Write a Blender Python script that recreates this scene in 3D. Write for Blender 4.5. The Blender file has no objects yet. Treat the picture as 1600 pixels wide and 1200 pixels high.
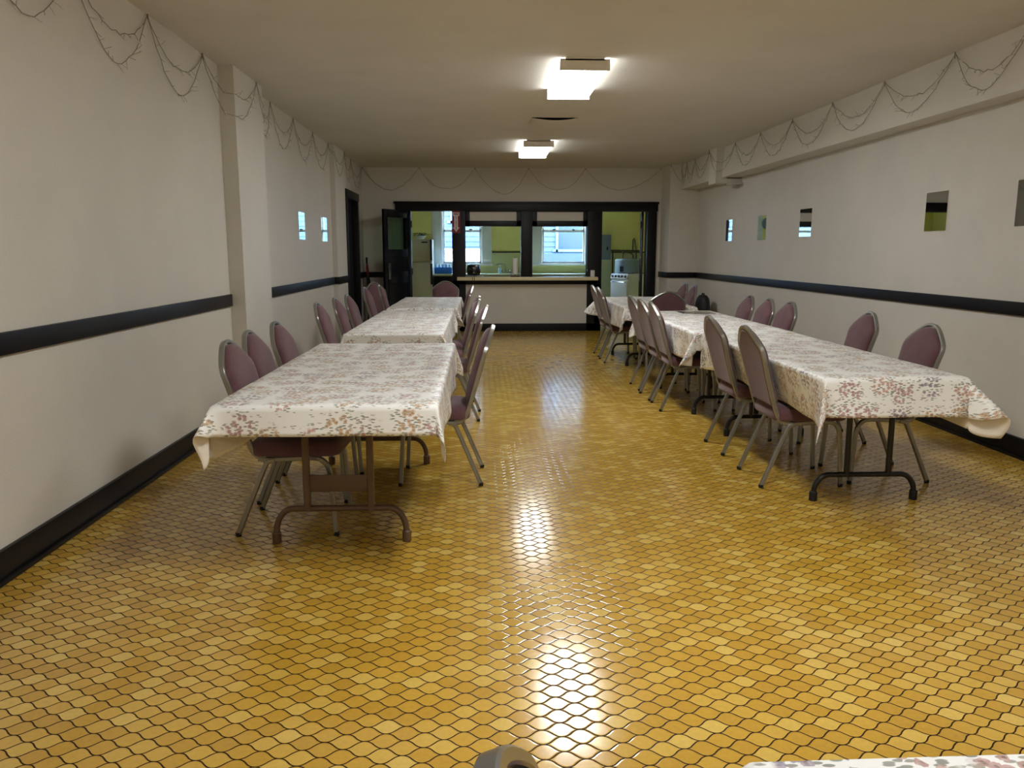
import bpy, bmesh, math, random
from mathutils import Vector, Matrix
random.seed(7)
PI = math.pi
S = bpy.context.scene
COL = S.collection

# ------------------------------------------------------------------ materials
class V:
    """a float socket with arithmetic"""
    def __init__(s, nt, sock): s.nt, s.s = nt, sock
    def _m(s, op, *a):
        n = s.nt.nodes.new('ShaderNodeMath'); n.operation = op
        for i, x in enumerate((s,) + a):
            if isinstance(x, V): s.nt.links.new(x.s, n.inputs[i])
            else: n.inputs[i].default_value = x
        return V(s.nt, n.outputs[0])
    def __add__(s, o): return s._m('ADD', o)
    def __radd__(s, o): return s._m('ADD', o)
    def __sub__(s, o): return s._m('SUBTRACT', o)
    def __rsub__(s, o): return (s * -1.0) + o
    def __mul__(s, o): return s._m('MULTIPLY', o)
    def __rmul__(s, o): return s._m('MULTIPLY', o)
    def __truediv__(s, o): return s._m('DIVIDE', o)
    def lt(s, o): return s._m('LESS_THAN', o)
    def gt(s, o): return s._m('GREATER_THAN', o)
    def mn(s, o): return s._m('MINIMUM', o)
    def mx(s, o): return s._m('MAXIMUM', o)
    def f(s, op, *a): return s._m(op, *a)
    def step(s, a, b):
        n = s.nt.nodes.new('ShaderNodeMapRange'); n.interpolation_type = 'SMOOTHSTEP'
        s.nt.links.new(s.s, n.inputs[0]); n.inputs[1].default_value = a; n.inputs[2].default_value = b
        return V(s.nt, n.outputs[0])

def new_mat(name):
    m = bpy.data.materials.new(name); m.use_nodes = True
    nt = m.node_tree; b = nt.nodes['Principled BSDF']
    return m, nt, b

def lin(c):
    return tuple(((x / 255) / 12.92 if x / 255 <= .04045 else ((x / 255 + .055) / 1.055) ** 2.4) for x in c) + (1,)

def setp(b, **k):
    for kk, v in k.items(): b.inputs[kk.replace('_', ' ')].default_value = v

def mixc(nt, fac, a, b):
    n = nt.nodes.new('ShaderNodeMix'); n.data_type = 'RGBA'
    for sock, x in ((n.inputs[0], fac), (n.inputs[6], a), (n.inputs[7], b)):
        if isinstance(x, V): nt.links.new(x.s, sock)
        elif hasattr(x, 'node'): nt.links.new(x, sock)
        else: sock.default_value = x
    return n.outputs[2]

def noise(nt, vec, scale, detail=2, rough=.5):
    n = nt.nodes.new('ShaderNodeTexNoise'); n.inputs['Scale'].default_value = scale
    n.inputs['Detail'].default_value = detail; n.inputs['Roughness'].default_value = rough
    if vec is not None: nt.links.new(vec, n.inputs['Vector'])
    return V(nt, n.outputs['Fac'])

def bump(nt, b, h, strength=.3, dist=.01):
    n = nt.nodes.new('ShaderNodeBump'); n.inputs['Strength'].default_value = strength
    n.inputs['Distance'].default_value = dist
    nt.links.new(h.s, n.inputs['Height']); nt.links.new(n.outputs[0], b.inputs['Normal'])

def objco(nt):
    return nt.nodes.new('ShaderNodeTexCoord').outputs['Object']

def simple(name, rgb, rough=.5, metal=0., var=.06, nscale=30., bmp=0., spec=.5, coat=0.):
    m, nt, b = new_mat(name)
    c = lin(rgb); co = objco(nt)
    nz = noise(nt, co, nscale, 3)
    lo = tuple(x * (1 - var) for x in c[:3]) + (1,); hi = tuple(min(1, x * (1 + var)) for x in c[:3]) + (1,)
    nt.links.new(mixc(nt, nz, lo, hi), b.inputs['Base Color'])
    setp(b, Roughness=rough, Metallic=metal)
    b.inputs['Specular IOR Level'].default_value = spec
    if coat: b.inputs['Coat Weight'].default_value = coat; b.inputs['Coat Roughness'].default_value = .15
    if bmp: bump(nt, b, noise(nt, co, nscale * 6, 3), bmp, .004)
    return m

def emis(name, rgb, strength):
    m, nt, b = new_mat(name)
    setp(b, Roughness=.4); b.inputs['Base Color'].default_value = lin((235, 235, 235))
    b.inputs['Emission Color'].default_value = rgb + (1,); b.inputs['Emission Strength'].default_value = strength
    return m

def paint_wall(name, rgb, rough=.55):
    m, nt, b = new_mat(name); co = objco(nt); c = lin(rgb)
    nz = noise(nt, co, 1.3, 4, .6); sp = noise(nt, co, 140, 2, .7)
    f = nz * .6 + sp * .4
    nt.links.new(mixc(nt, f.step(.3, .7), tuple(x * .94 for x in c[:3]) + (1,), tuple(min(1, x * 1.05) for x in c[:3]) + (1,)), b.inputs['Base Color'])
    setp(b, Roughness=rough); b.inputs['Specular IOR Level'].default_value = .35
    bump(nt, b, noise(nt, co, 90, 4, .65) + noise(nt, co, 2.5, 3) * 1.5, .35, .004)
    return m

def floor_mat():
    m, nt, b = new_mat('ogee tile vinyl')
    co = objco(nt)
    sx = nt.nodes.new('ShaderNodeSeparateXYZ'); nt.links.new(co, sx.inputs[0])
    X, Y = V(nt, sx.outputs[0]), V(nt, sx.outputs[1])
    wob = noise(nt, co, 45, 1) - .5
    L, s = .11, .0335
    u = X / L; v = Y / s + wob * .10
    cs = (u * (2 * PI)).f('COSINE')
    w = (cs * (PI / 2)).f('SINE') * .35 + cs * .65
    dw = ((cs * (PI / 2)).f('COSINE') * (.35 * PI / 2) + .65) * (u * (2 * PI)).f('SINE') * (-2 * PI / L)
    slope = dw * (.5 * s)
    a = w * .5
    mm = (v / 2.0).f('FRACT') * 2.0
    isA = (mm.gt(a) * mm.lt(1.0 - a)).mx((mm - 2.0).gt(a))
    isA = isA.mx((mm + 2.0).lt(1.0 - a))
    d = (mm - a).f('ABSOLUTE').mn((mm - (1.0 - a)).f('ABSOLUTE')).mn((mm - 2.0 - a).f('ABSOLUTE')).mn((mm + 1.0 + a).f('ABSOLUTE'))
    dp = d * s / (slope * slope + 1.0).f('SQRT')
    idx = isA * u.f('FLOOR') + (1.0 - isA) * (u.f('ROUND') + 300.0)
    idy = isA * ((v - .5) / 2.0).f('ROUND') + (1.0 - isA) * ((v - 1.5) / 2.0).f('ROUND')
    cb = nt.nodes.new('ShaderNodeCombineXYZ'); nt.links.new(idx.s, cb.inputs[0]); nt.links.new(idy.s, cb.inputs[1])
    wn = nt.nodes.new('ShaderNodeTexWhiteNoise'); wn.noise_dimensions = '2D'; nt.links.new(cb.outputs[0], wn.inputs['Vector'])
    r = nt.nodes.new('ShaderNodeValToRGB'); r.color_ramp.interpolation = 'LINEAR'
    e = r.color_ramp.elements; e[0].position = 0; e[0].color = lin((186, 146, 54)); e[1].position = 1; e[1].color = lin((212, 180, 92))
    for p, c in ((.33, (192, 152, 56)), (.6, (198, 159, 64)), (.82, (205, 170, 78))):
        x = e.new(p); x.color = lin(c)
    nt.links.new(wn.outputs['Value'], r.inputs[0])
    mot = noise(nt, co, 60, 4, .65); big = noise(nt, co, .9, 3)
    shade = (mot - .5) * .30 + (big - .5) * .12 + 1.0
    mul = nt.nodes.new('ShaderNodeMix'); mul.data_type = 'RGBA'; mul.blend_type = 'MULTIPLY'; mul.inputs[0].default_value = 1
    nt.links.new(r.outputs[0], mul.inputs[6])
    cc = nt.nodes.new('ShaderNodeCombineColor')
    for i in range(3): nt.links.new(shade.s, cc.inputs[i])
    nt.links.new(cc.outputs[0], mul.inputs[7])
    g = dp.step(.0016, .0030)
    spk = noise(nt, co, 210, 1).step(.72, .76)
    tile = mixc(nt, spk * .35, mul.outputs[2], lin((120, 82, 28)))
    nt.links.new(mixc(nt, g, lin((48, 30, 11)), tile), b.inputs['Base Color'])
    rg = noise(nt, co, 14, 4, .7) * .10 + .10 + (1.0 - g) * .35
    nt.links.new(rg.s, b.inputs['Roughness'])
    nt.links.new((g * .80 + .08).s, b.inputs['Specular IOR Level'])
    h = dp.step(.001, .006) * .5 + noise(nt, co, 30, 2) * .14 + noise(nt, co, 6, 2) * .35
    bump(nt, b, h, .25, .003)
    return m

def cloth_mat():
    m, nt, b = new_mat('floral vinyl')
    uv = nt.nodes.new('ShaderNodeUVMap').outputs[0]
    def voro(scale, rnd=1., rot=0., sc=(1, 1, 1)):
        mp = nt.nodes.new('ShaderNodeMapping'); mp.inputs['Rotation'].default_value = (0, 0, rot); mp.inputs['Scale'].default_value = sc
        nt.links.new(uv, mp.inputs[0])
        n = nt.nodes.new('ShaderNodeTexVoronoi'); n.voronoi_dimensions = '2D'; n.inputs['Scale'].default_value = scale; n.inputs['Randomness'].default_value = rnd
        nt.links.new(mp.outputs[0], n.inputs['Vector'])
        sp = nt.nodes.new('ShaderNodeSeparateColor'); nt.links.new(n.outputs['Color'], sp.inputs[0])
        return V(nt, n.outputs['Distance']), V(nt, sp.outputs[0]), V(nt, sp.outputs[1])
    base = lin((240, 240, 238))
    d0, r0, q0 = voro(7.4, .7)                       # bouquets about 12 cm apart
    edge = noise(nt, uv, 30, 2) * .3
    bq = 1.0 - (d0 + edge).step(.49, .60)
    ring = 1.0 - (d0 + edge).step(.60, .74)
    ramp = nt.nodes.new('ShaderNodeValToRGB'); ramp.color_ramp.interpolation = 'CONSTANT'
    e = ramp.color_ramp.elements; e[0].position = 0; e[0].color = lin((172, 128, 122)); e[1].position = .84; e[1].color = lin((196, 150, 138))
    for p, c in ((.2, (190, 156, 104)), (.42, (118, 114, 150)), (.56, (172, 124, 134)), (.70, (198, 164, 120))):
        x = e.new(p); x.color = lin(c)
    nt.links.new(r0.s, ramp.inputs[0])
    df, rf, qf = voro(48)                             # single blossoms about 16 mm
    wv = noise(nt, uv, 150, 1) * .34 - .17
    pet = (1.0 - (df + wv).step(.38, .46)) * rf.gt(.33) * bq
    core = (1.0 - (df + wv).step(.10, .18)) * rf.gt(.33) * bq
    dpk, rp, qp = voro(190)
    petcol = mixc(nt, rp * .45, ramp.outputs[0], lin((232, 205, 196)))
    petcol = mixc(nt, core * .7, petcol, lin((104, 70, 62)))
    l1, lr1, lq1 = voro(40, 1., .6, (1, 2.6, 1))
    l2, lr2, lq2 = voro(40, 1., -.8, (1, 2.6, 1))
    leaf = ((1.0 - l1.step(.26, .36)) * lr1.gt(.54)).mx((1.0 - l2.step(.26, .36)) * lr2.gt(.58)) * ring
    l3, lr3, lq3 = voro(40, 1., 1.2, (1, 3.0, 1))
    sprig = (1.0 - l3.step(.22, .34)) * lr3.gt(.92) * (1.0 - bq)
    leafcol = mixc(nt, lq1, lin((88, 96, 80)), lin((136, 138, 120)))
    c = mixc(nt, sprig * .7, base, lin((136, 136, 122)))
    c = mixc(nt, leaf * .8, c, leafcol)
    c = mixc(nt, pet * .85, c, petcol)
    nt.links.new(c, b.inputs['Base Color'])
    setp(b, Roughness=.42); b.inputs['Specular IOR Level'].default_value = .4
    bump(nt, b, noise(nt, uv, 9, 3), .15, .01)
    return m

def glass_mat(name, tint=(235, 240, 240)):
    m = bpy.data.materials.new(name); m.use_nodes = True; nt = m.node_tree
    nt.nodes.remove(nt.nodes['Principled BSDF']); out = nt.nodes['Material Output']
    t = nt.nodes.new('ShaderNodeBsdfTransparent'); t.inputs[0].default_value = lin(tint)
    g = nt.nodes.new('ShaderNodeBsdfGlossy'); g.inputs['Roughness'].default_value = .02
    fr = nt.nodes.new('ShaderNodeFresnel'); fr.inputs[0].default_value = 1.5
    mx = nt.nodes.new('ShaderNodeMixShader'); ge = nt.nodes.new('ShaderNodeNewGeometry'); bf = V(nt, fr.outputs[0]) * (1.0 - V(nt, ge.outputs['Backfacing']))
    nt.links.new(bf.s, mx.inputs[0])
    nt.links.new(t.outputs[0], mx.inputs[1]); nt.links.new(g.outputs[0], mx.inputs[2]); nt.links.new(mx.outputs[0], out.inputs[0])
    return m

def fabric_mat():
    m, nt, b = new_mat('maroon weave'); co = objco(nt)
    n = noise(nt, co, 260, 2, .7); n2 = noise(nt, co, 9, 3)
    f = n * .7 + n2 * .3
    nt.links.new(mixc(nt, f.step(.3, .7), lin((86, 58, 63)), lin((112, 80, 86))), b.inputs['Base Color'])
    setp(b, Roughness=.85); b.inputs['Sheen Weight'].default_value = .25; b.inputs['Specular IOR Level'].default_value = .2
    bump(nt, b, n, .3, .002)
    return m

WALL = paint_wall('cream wall paint', (212, 208, 199))
CEIL = paint_wall('cream ceiling paint', (212, 208, 199), .7)
YEL = paint_wall('yellow green kitchen paint', (240, 230, 140))
YEL2 = paint_wall('pale green kitchen wainscot', (206, 206, 146), .35)
FLOOR = floor_mat()
CLOTH = cloth_mat()
CLOTHB = simple('cloth flannel back', (232, 226, 214), .9, nscale=80, bmp=.1)
FAB = fabric_mat()
FRAME = simple('champagne painted steel', (150, 149, 143), .32, .78, .05, 12)
BLACK = simple('gloss black paint', (10, 10, 14), .45, 0, .25, 5, .05, .3)
DOORB = simple('satin black door paint', (14, 15, 22), .25, 0, .25, 5, .05)
BLACKM = simple('matte black', (18, 18, 20), .6, 0, .2, 20)
BROWNM = simple('brown enamel steel', (98, 76, 58), .45, .1, .1, 15)
BLACKST = simple('black enamel steel', (26, 24, 24), .35, .1, .1, 15)
WOODTOP = simple('brown laminate', (120, 92, 66), .4, 0, .15, 6)
WHITEP = simple('white gloss paint', (226, 226, 220), .35, 0, .03, 8)
FRIDGE = simple('off white enamel', (196, 194, 176), .35, 0, .03, 8)
STOVEW = simple('white enamel', (225, 227, 228), .25, 0, .02, 8)
GREYP = simple('grey panel enamel', (116, 126, 130), .5, 0, .05, 8)
COUNTER = simple('cream laminate', (222, 210, 168), .3, 0, .05, 30)
STEEL = simple('brushed steel', (170, 170, 168), .25, 1., .05, 40)
DULLST = simple('dull lamp metal', (236, 232, 224), .55, .0, .05, 20)
RED = simple('red enamel', (128, 20, 26), .45, 0, .05, 10)
SIGNW = simple('sign white', (228, 210, 208), .5, 0, .03, 10)
PAPER = simple('paper towel', (236, 234, 228), .9, 0, .04, 60, .2)
GREEN = simple('dark green leaf', (44, 66, 52), .6, 0, .3, 40)
WIRE = simple('dull white wire', (136, 126, 110), .6, 0, .1, 30)
BULB = simple('clear bulb', (226, 222, 212), .2, 0, .05, 50)
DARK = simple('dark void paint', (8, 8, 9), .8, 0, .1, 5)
COPPER = simple('dark pipe metal', (74, 66, 50), .45, .5, .1, 20)
BLUEP = simple('blue plastic wrap', (52, 118, 206), .15, 0, .25, 14)
CLEARB = simple('pale blue bottle plastic', (176, 214, 240), .1, 0, .05, 20)
SIDING = simple('pale blue siding', (8, 40, 70), .6, 0, .05, 3)
SIDING2 = simple('blue fence boards', (9, 33, 70), .6, 0, .08, 3)
WHITEO = simple('white outdoor paint', (240, 240, 240), .6, 0, .02, 3)
TRIMO = simple('pale outdoor trim', (58, 94, 114), .6, 0, .02, 3)
GROUND = simple('pale concrete', (170, 172, 174), .8, 0, .1, 4)
GLASS = glass_mat('window glass')
DGLASS = glass_mat('door glass', (205, 222, 212))
LAMP = emis('lit acrylic diffuser', (.985, 1.0, .995), 31.)
LAMPS = emis('prismatic diffuser side', (.985, 1.0, 1.0), 7.)
LAMPB = emis('dimmed lit diffuser', (.985, 1.0, .995), 15.)  # diffuser at lower strength, dimmed so the back wall gets darker
MIRROR, _nt, _b = new_mat('mirror silver'); setp(_b, Metallic=1., Roughness=.015); _b.inputs['Base Color'].default_value = (.86, .88, .87, 1)
_n = noise(_nt, objco(_nt), 8, 2); _nt.links.new((_n * .02 + .008).s, _b.inputs['Roughness'])

# ------------------------------------------------------------------ mesh helpers
def bx(bm, x0, x1, y0, y1, z0, z1, bev=0., M=None, mi=0):
    r = bmesh.ops.create_cube(bm, size=1.)
    vs = r['verts']
    for v in vs:
        v.co = Vector(((x0 + x1) / 2 + v.co.x * (x1 - x0), (y0 + y1) / 2 + v.co.y * (y1 - y0), (z0 + z1) / 2 + v.co.z * (z1 - z0)))
    fs = list({f for v in vs for f in v.link_faces})
    for f in fs: f.material_index = mi
    if bev:
        es = list({e for v in vs for e in v.link_edges})
        rr = bmesh.ops.bevel(bm, geom=es, offset=bev, segments=2, affect='EDGES', profile=.6)
        vs = list({v for f in rr['faces'] for v in f.verts} | {v for v in vs if v.is_valid})
    if M is not None:
        for v in {v for v in vs if v.is_valid}: v.co = M @ v.co
    return bm

def section(kind, w, h, n=10):
    if kind == 'round': return [(w * math.cos(2 * PI * i / n), h * math.sin(2 * PI * i / n)) for i in range(n)]
    c = min(w, h) * .35
    return [(w, -h + c), (w, h - c), (w - c, h), (-w + c, h), (-w, h - c), (-w, -h + c), (-w + c, -h), (w - c, -h)]

def tube(bm, pts, w, h=None, kind='square', up=(1, 0, 0), n=10, closed=False, taper=None):
    """sweep a section along pts; its first axis follows up"""
    h = w if h is None else h
    P = [Vector(p) for p in pts]; U = Vector(up); rings = []
    N = len(P)
    for i, p in enumerate(P):
        a = P[(i - 1) % N] if closed or i else P[i]; c = P[(i + 1) % N] if closed or i < N - 1 else P[i]
        t = (c - a).normalized()
        s = U - t * U.dot(t)
        if s.length < 1e-4: s = Vector((0, 0, 1)) - t * t.z
        s.normalize(); q = t.cross(s)
        k = 1 if taper is None else taper[0] + (taper[1] - taper[0]) * i / (N - 1)
        # widen at mitres
        if 0 < i < N - 1 or closed:
            d1 = (p - a).normalized(); d2 = (c - p).normalized()
            ml = 1 / max(.6, math.cos(d1.angle(d2, 0) / 2))
        else: ml = 1
        rings.append([bm.verts.new(p + s * (x * k) + q * (y * k * ml)) for x, y in section(kind, w, h, n)])
    m = len(rings[0])
    for i in range(N if closed else N - 1):
        r0, r1 = rings[i], rings[(i + 1) % N]
        for j in range(m): bm.faces.new((r0[j], r0[(j + 1) % m], r1[(j + 1) % m], r1[j]))
    if not closed:
        bm.faces.new(rings[0][::-1]); bm.faces.new(rings[-1])
    return bm

def lathe(bm, prof, cx=0, cy=0, z=0, n=24, M=None, caps=True):
    rings = []
    for r, h in prof:
        rings.append([bm.verts.new(Vector((cx + r * math.cos(2 * PI * i / n), cy + r * math.sin(2 * PI * i / n), z + h))) for i in range(n)])
    for a, b in zip(rings, rings[1:]):
        for j in range(n): bm.faces.new((a[j], a[(j + 1) % n], b[(j + 1) % n], b[j]))
    if caps: bm.faces.new(rings[0][::-1]); bm.faces.new(rings[-1])
    if M is not None:
        for r in rings:
            for v in r: v.co = M @ v.co
    return bm

def loft(bm, rings):
    R = [[bm.verts.new(Vector(p)) for p in r] for r in rings]; m = len(R[0])
    for a, b in zip(R, R[1:]):
        for j in range(m): bm.faces.new((a[j], a[(j + 1) % m], b[(j + 1) % m], b[j]))
    bm.faces.new(R[0][::-1]); bm.faces.new(R[-1])
    return bm

def obj(name, bm, mat, parent=None, smooth=False, angle=None):
    me = bpy.data.meshes.new(name)
    bmesh.ops.recalc_face_normals(bm, faces=bm.faces)
    bm.to_mesh(me); bm.free()
    for mt in (mat if isinstance(mat, (list, tuple)) else [mat]): me.materials.append(mt)
    if smooth:
        for p in me.polygons: p.use_smooth = True
        if angle is None: angle = 40
        try: me.set_sharp_from_angle(angle=math.radians(angle))
        except Exception: pass
    o = bpy.data.objects.new(name, me); COL.objects.link(o)
    if parent is not None: o.parent = parent
    return o

def B(): return bmesh.new()
def box(name, mat, e, parent=None, bev=0.): return obj(name, bx(B(), *e, bev=bev), mat, parent, bev > 0)
def tag(o, label, cat, group=None):
    o['label'] = label; o['category'] = cat
    if group: o['group'] = group
    return o
def thing(name, label, cat, loc=(0, 0, 0), rz=0., group=None):
    o = bpy.data.objects.new(name, None); COL.objects.link(o); o.location = loc; o.rotation_euler = (0, 0, rz)
    o.empty_display_size = .1
    return tag(o, label, cat, group)
def struct(o):
    o['kind'] = 'structure'; return o
def sempty(name, loc=(0, 0, 0), rz=0.):
    o = bpy.data.objects.new(name, None); COL.objects.link(o); o.location = loc; o.rotation_euler = (0, 0, rz); return struct(o)
def dup(root, loc, rz, label):
    r = root.copy(); COL.objects.link(r); r.location = loc; r.rotation_euler = (0, 0, rz); r['label'] = label
    for ch in root.children:
        c = ch.copy(); COL.objects.link(c); c.parent = r
        for g in ch.children:
            d = g.copy(); COL.objects.link(d); d.parent = c
    return r
def text_mesh(name, txt, size, mat, parent, M):
    cu = bpy.data.curves.new(name, 'FONT'); cu.body = txt; cu.size = size; cu.align_x = 'CENTER'; cu.align_y = 'CENTER'; cu.extrude = .0008; cu.offset = .0012
    t = bpy.data.objects.new(name, cu); COL.objects.link(t)
    me = bpy.data.meshes.new_from_object(t.evaluated_get(bpy.context.evaluated_depsgraph_get()))
    bpy.data.objects.remove(t); bpy.data.curves.remove(cu)
    me.transform(M); me.materials.clear(); me.materials.append(mat)
    o = bpy.data.objects.new(name, me); COL.objects.link(o); o.parent = parent
    return o

# ------------------------------------------------------------------ room shell
XL, XR, D, ZC, YB = -1.98, 3.55, 13.70, 2.74, -4.0
KY, KXL, KXR = 17.0, -2.6, 4.3            # kitchen
struct(box('floor', FLOOR, (KXL - .2, KXR + .2, YB - .1, KY + .2, -.1, 0)))
struct(box('ceiling', CEIL, (XL - .15, XR + .15, YB - .1, D + .05, ZC, ZC + .12)))
b = B(); bx(b, XL - .15, XL, YB, 12.05, 0, ZC); bx(b, XL - .15, XL, 13.01, D + .15, 0, ZC); bx(b, XL - .15, XL, 12.05, 13.01, 2.19, ZC)
bx(b, XL - .25, XL - .15, 11.9, 13.2, 0, ZC)
struct(obj('wall_left', b, WALL))
struct(box('wall_right', WALL, (XR, XR + .15, YB, D + .15, 0, ZC)))
struct(box('wall_front', WALL, (XL - .15, XR + .15, YB - .15, YB, 0, ZC)))
b = B(); bx(b, XL, -1.22, D, D + .15, 0, ZC); bx(b, -1.22, 2.95, D, D + .15, 2.12, ZC); bx(b, 2.95, XR, D, D + .15, 0, ZC)
struct(obj('wall_back', b, WALL))
struct(box('wall_pilaster', WALL, (XL - .05, -1.863, 6.386, 7.19, 0, ZC)))
struct(box('wall_pilaster.001', WALL, (XL - .05, -1.916, 10.853, 11.63, 0, ZC)))
struct(box('column_corner', WALL, (3.071, XR + .05, 13.077, D + .02, 0, ZC)))
# soffit along the right wall, with the boxed bracket
b = B()
v = [b.verts.new(p) for p in ((3.53, YB, 2.335), (XR + .05, YB, 2.335), (XR + .05, YB, ZC), (3.53, YB, ZC), (3.235, 13.1, 2.345), (XR + .05, 13.1, 2.345), (XR + .05, 13.1, ZC), (3.265, 13.1, ZC))]
for f in ((0, 1, 2, 3), (7, 6, 5, 4), (0, 4, 5, 1), (3, 2, 6, 7), (0, 3, 7, 4)): b.faces.new([v[i] for i in f])
struct(obj('beam_soffit', b, WALL))
b = B(); bx(b, 3.19, XR + .02, 10.95, 11.29, 2.27, 2.33); bx(b, 3.19, 3.34, 10.95, 11.29, 2.33, ZC + .02); bx(b, 3.36, XR + .02, 10.90, 11.12, 2.25, 2.27)
struct(obj('beam_bracket', b, WALL))

# black trim: baseboards and chair rails
def board(name, segs, z0, z1, th=.02, shoe=False):
    b = B()
    for (x0, x1, y0, y1) in segs:
        bx(b, x0, x1, y0, y1, z0, z1, .003)
    if shoe:
        for (x0, x1, y0, y1) in segs:
            if y1 - y0 > x1 - x0: 
                if x0 < 0: bx(b, x1 - .004, x1 + .014, y0, y1, 0, .022, .004)
                else: bx(b, x0 - .014, x0 + .004, y0, y1, 0, .022, .004)
    return struct(obj(name, b, BLACK, None, True))
t = .02
board('baseboard_left', [(XL - .01, XL + t, YB, 6.386), (XL - .01, -1.863 + t, 6.366, 6.386), (-1.87, -1.863 + t, 6.386, 7.19), (XL - .01, XL + t, 7.19, 10.853), (-1.92, -1.916 + t, 10.85, 11.63), (XL - .01, XL + t, 11.63, 11.93), (XL - .01, XL + t, 13.13, D)], 0, .135, shoe=True)
board('baseboard_right', [(XR - t, XR + .01, YB, 13.077)], 0, .135, shoe=True)
board('baseboard_back', [(XL, -1.32, D - t, D + .01), (3.09, XR, 13.057, 13.08), (3.051, 3.075, 13.057, D)], 0, .135)
board('trim_1', [(XL - .01, XL + t, YB, 6.375)], .922, 1.015)
board('trim_2', [(XL - .01, XL + t, 7.19, 10.853), (XL, -1.916 + t, 10.833, 10.855), (-1.92, -1.916 + t, 10.85, 11.63), (XL - .01, XL + t, 11.63, 11.93)], .922, 1.015)
board('trim_3', [(XR - t, XR + .01, YB, 13.06), (3.051, XR, 13.057, 13.08), (3.051, 3.075, 13.08, D)], .928, 1.018)
board('trim_4', [(XL, -1.32, D - t, D + .01), (XL - .01, XL + t, 13.13, D)], .922, 1.015)

# doorway in the left wall near the corner
d3 = sempty('door_3')
b = B(); bx(b, XL - .1, XL + .03, 11.94, 12.06, 0, 2.19, .004); bx(b, XL - .1, XL + .03, 13.0, 13.12, 0, 2.19, .004); bx(b, XL - .1, XL + .035, 11.92, 13.14, 2.14, 2.26, .004)
obj('frame', b, BLACK, d3, True)
b = B(); bx(b, XL - .11, XL - .07, 12.06, 13.0, 0, 2.14)
for z0, z1 in ((.2, .95), (1.12, 1.95)): bx(b, XL - .075, XL - .062, 12.2, 12.86, z0, z1, .01)
obj('leaf', b, DARK, d3)

# ------------------------------------------------------------------ serving wall to the kitchen
b = B(); y0, y1 = D - .03, D + .19
for x0, x1, z0, z1 in ((-1.43, 3.016, 2.03, 2.172), (-1.30, -1.18, 0, 2.03), (-.481, -.257, 0, 2.03), (.688, .88, .93, 2.03), (1.82, 2.067, 0, 2.03), (2.844, 3.0, 0, 2.03),
                       (-.257, -.179, 1.78, 2.03), (.61, .688, 1.78, 2.03), (.88, .957, 1.78, 2.03), (1.742, 1.82, 1.78, 2.03),
                       (-.257, .688, 1.78, 1.869), (.88, 1.82, 1.78, 1.869), (-.257, .688, 2.016, 2.03), (.88, 1.82, 2.016, 2.03),
                       (-.481, 2.0, .80, .872), (-.481, 2.067, 0, .13), (-.481, -.365, .13, .80), (1.95, 2.067, .13, .80)):
    bx(b, x0, x1, y0, y1, z0, z1, .003)
bx(b, -1.45, 3.03, D - .05, D, 2.15, 2.185, .003)
struct(obj('trim_5', b, BLACK, None, True))
b = B(); bx(b, -.18, .612, D - .012, D + .1, 1.865, 2.02); bx(b, .955, 1.744, D - .012, D + .1, 1.865, 2.02); bx(b, -.37, 1.955, D - .012, D + .1, .125, .805)
struct(obj('wall_counter', b, WALL))
o = obj('serving_counter', bx(B(), -.40, 1.99, D - .2, D + .22, .872, .93, .008), COUNTER, None, True)
tag(o, 'cream laminate serving counter under the two kitchen pass-through openings', 'counter')

def leaf(name, hinge, ang, width, lights):
    """black door leaf: hinge at origin, leaf along +x"""
    r = sempty(name, hinge, ang)
    T = .04; b = B()
    H = 2.03
    st = .10
    bx(b, 0, st, -T / 2, T / 2, 0.01, H, .003); bx(b, width - st, width, -T / 2, T / 2, 0.01, H, .003)
    rails = [(0.01, .2), (.84, 1.03), (1.27, 1.39), (1.905, H)]
    for z0, z1 in rails: bx(b, st, width - st, -T / 2, T / 2, z0, z1, .003)
    for z0, z1 in ((.2, .84), (1.03, 1.27)): bx(b, st, width - st, -.008, .008, z0, z1)
    obj('leaf', b, DOORB, r, True)
    obj('pane', bx(B(), st, width - st, -.003, .003, 1.39, 1.905), DGLASS, r)
    b = B()
    for zz in (.25, 1.02, 1.81): tube(b, [(-.012, T / 2, zz - .055), (-.012, T / 2, zz + .055)], .012, kind='round'); bx(b, -.03, .03, T / 2 - .004, T / 2 + .002, zz - .05, zz + .05)
    obj('hinge', b, BLACKM, r, True)
    return r
d1 = leaf('door_1', (-1.185, 13.66, 0), math.atan2(13.05 - 13.66, -1.56 + 1.185), .72, True)
b = B(); bx(b, .57, .63, .02, .026, .905, 1.17, .002); pp = obj('push_plate', b, STEEL, d1, True); pp['label'] = 'steel push plate'
d2 = leaf('door_2', (2.80, 13.90, 0), math.radians(80.3), .70, True)
b = B(); lathe(b, [(.012, 0), (.012, .03), (.026, .04), (.028, .055), (.018, .065)], M=Matrix.Translation((.64, .02, .98)) @ Matrix.Rotation(-PI / 2, 4, 'X')); obj('knob', b, STEEL, d2, True)

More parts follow.
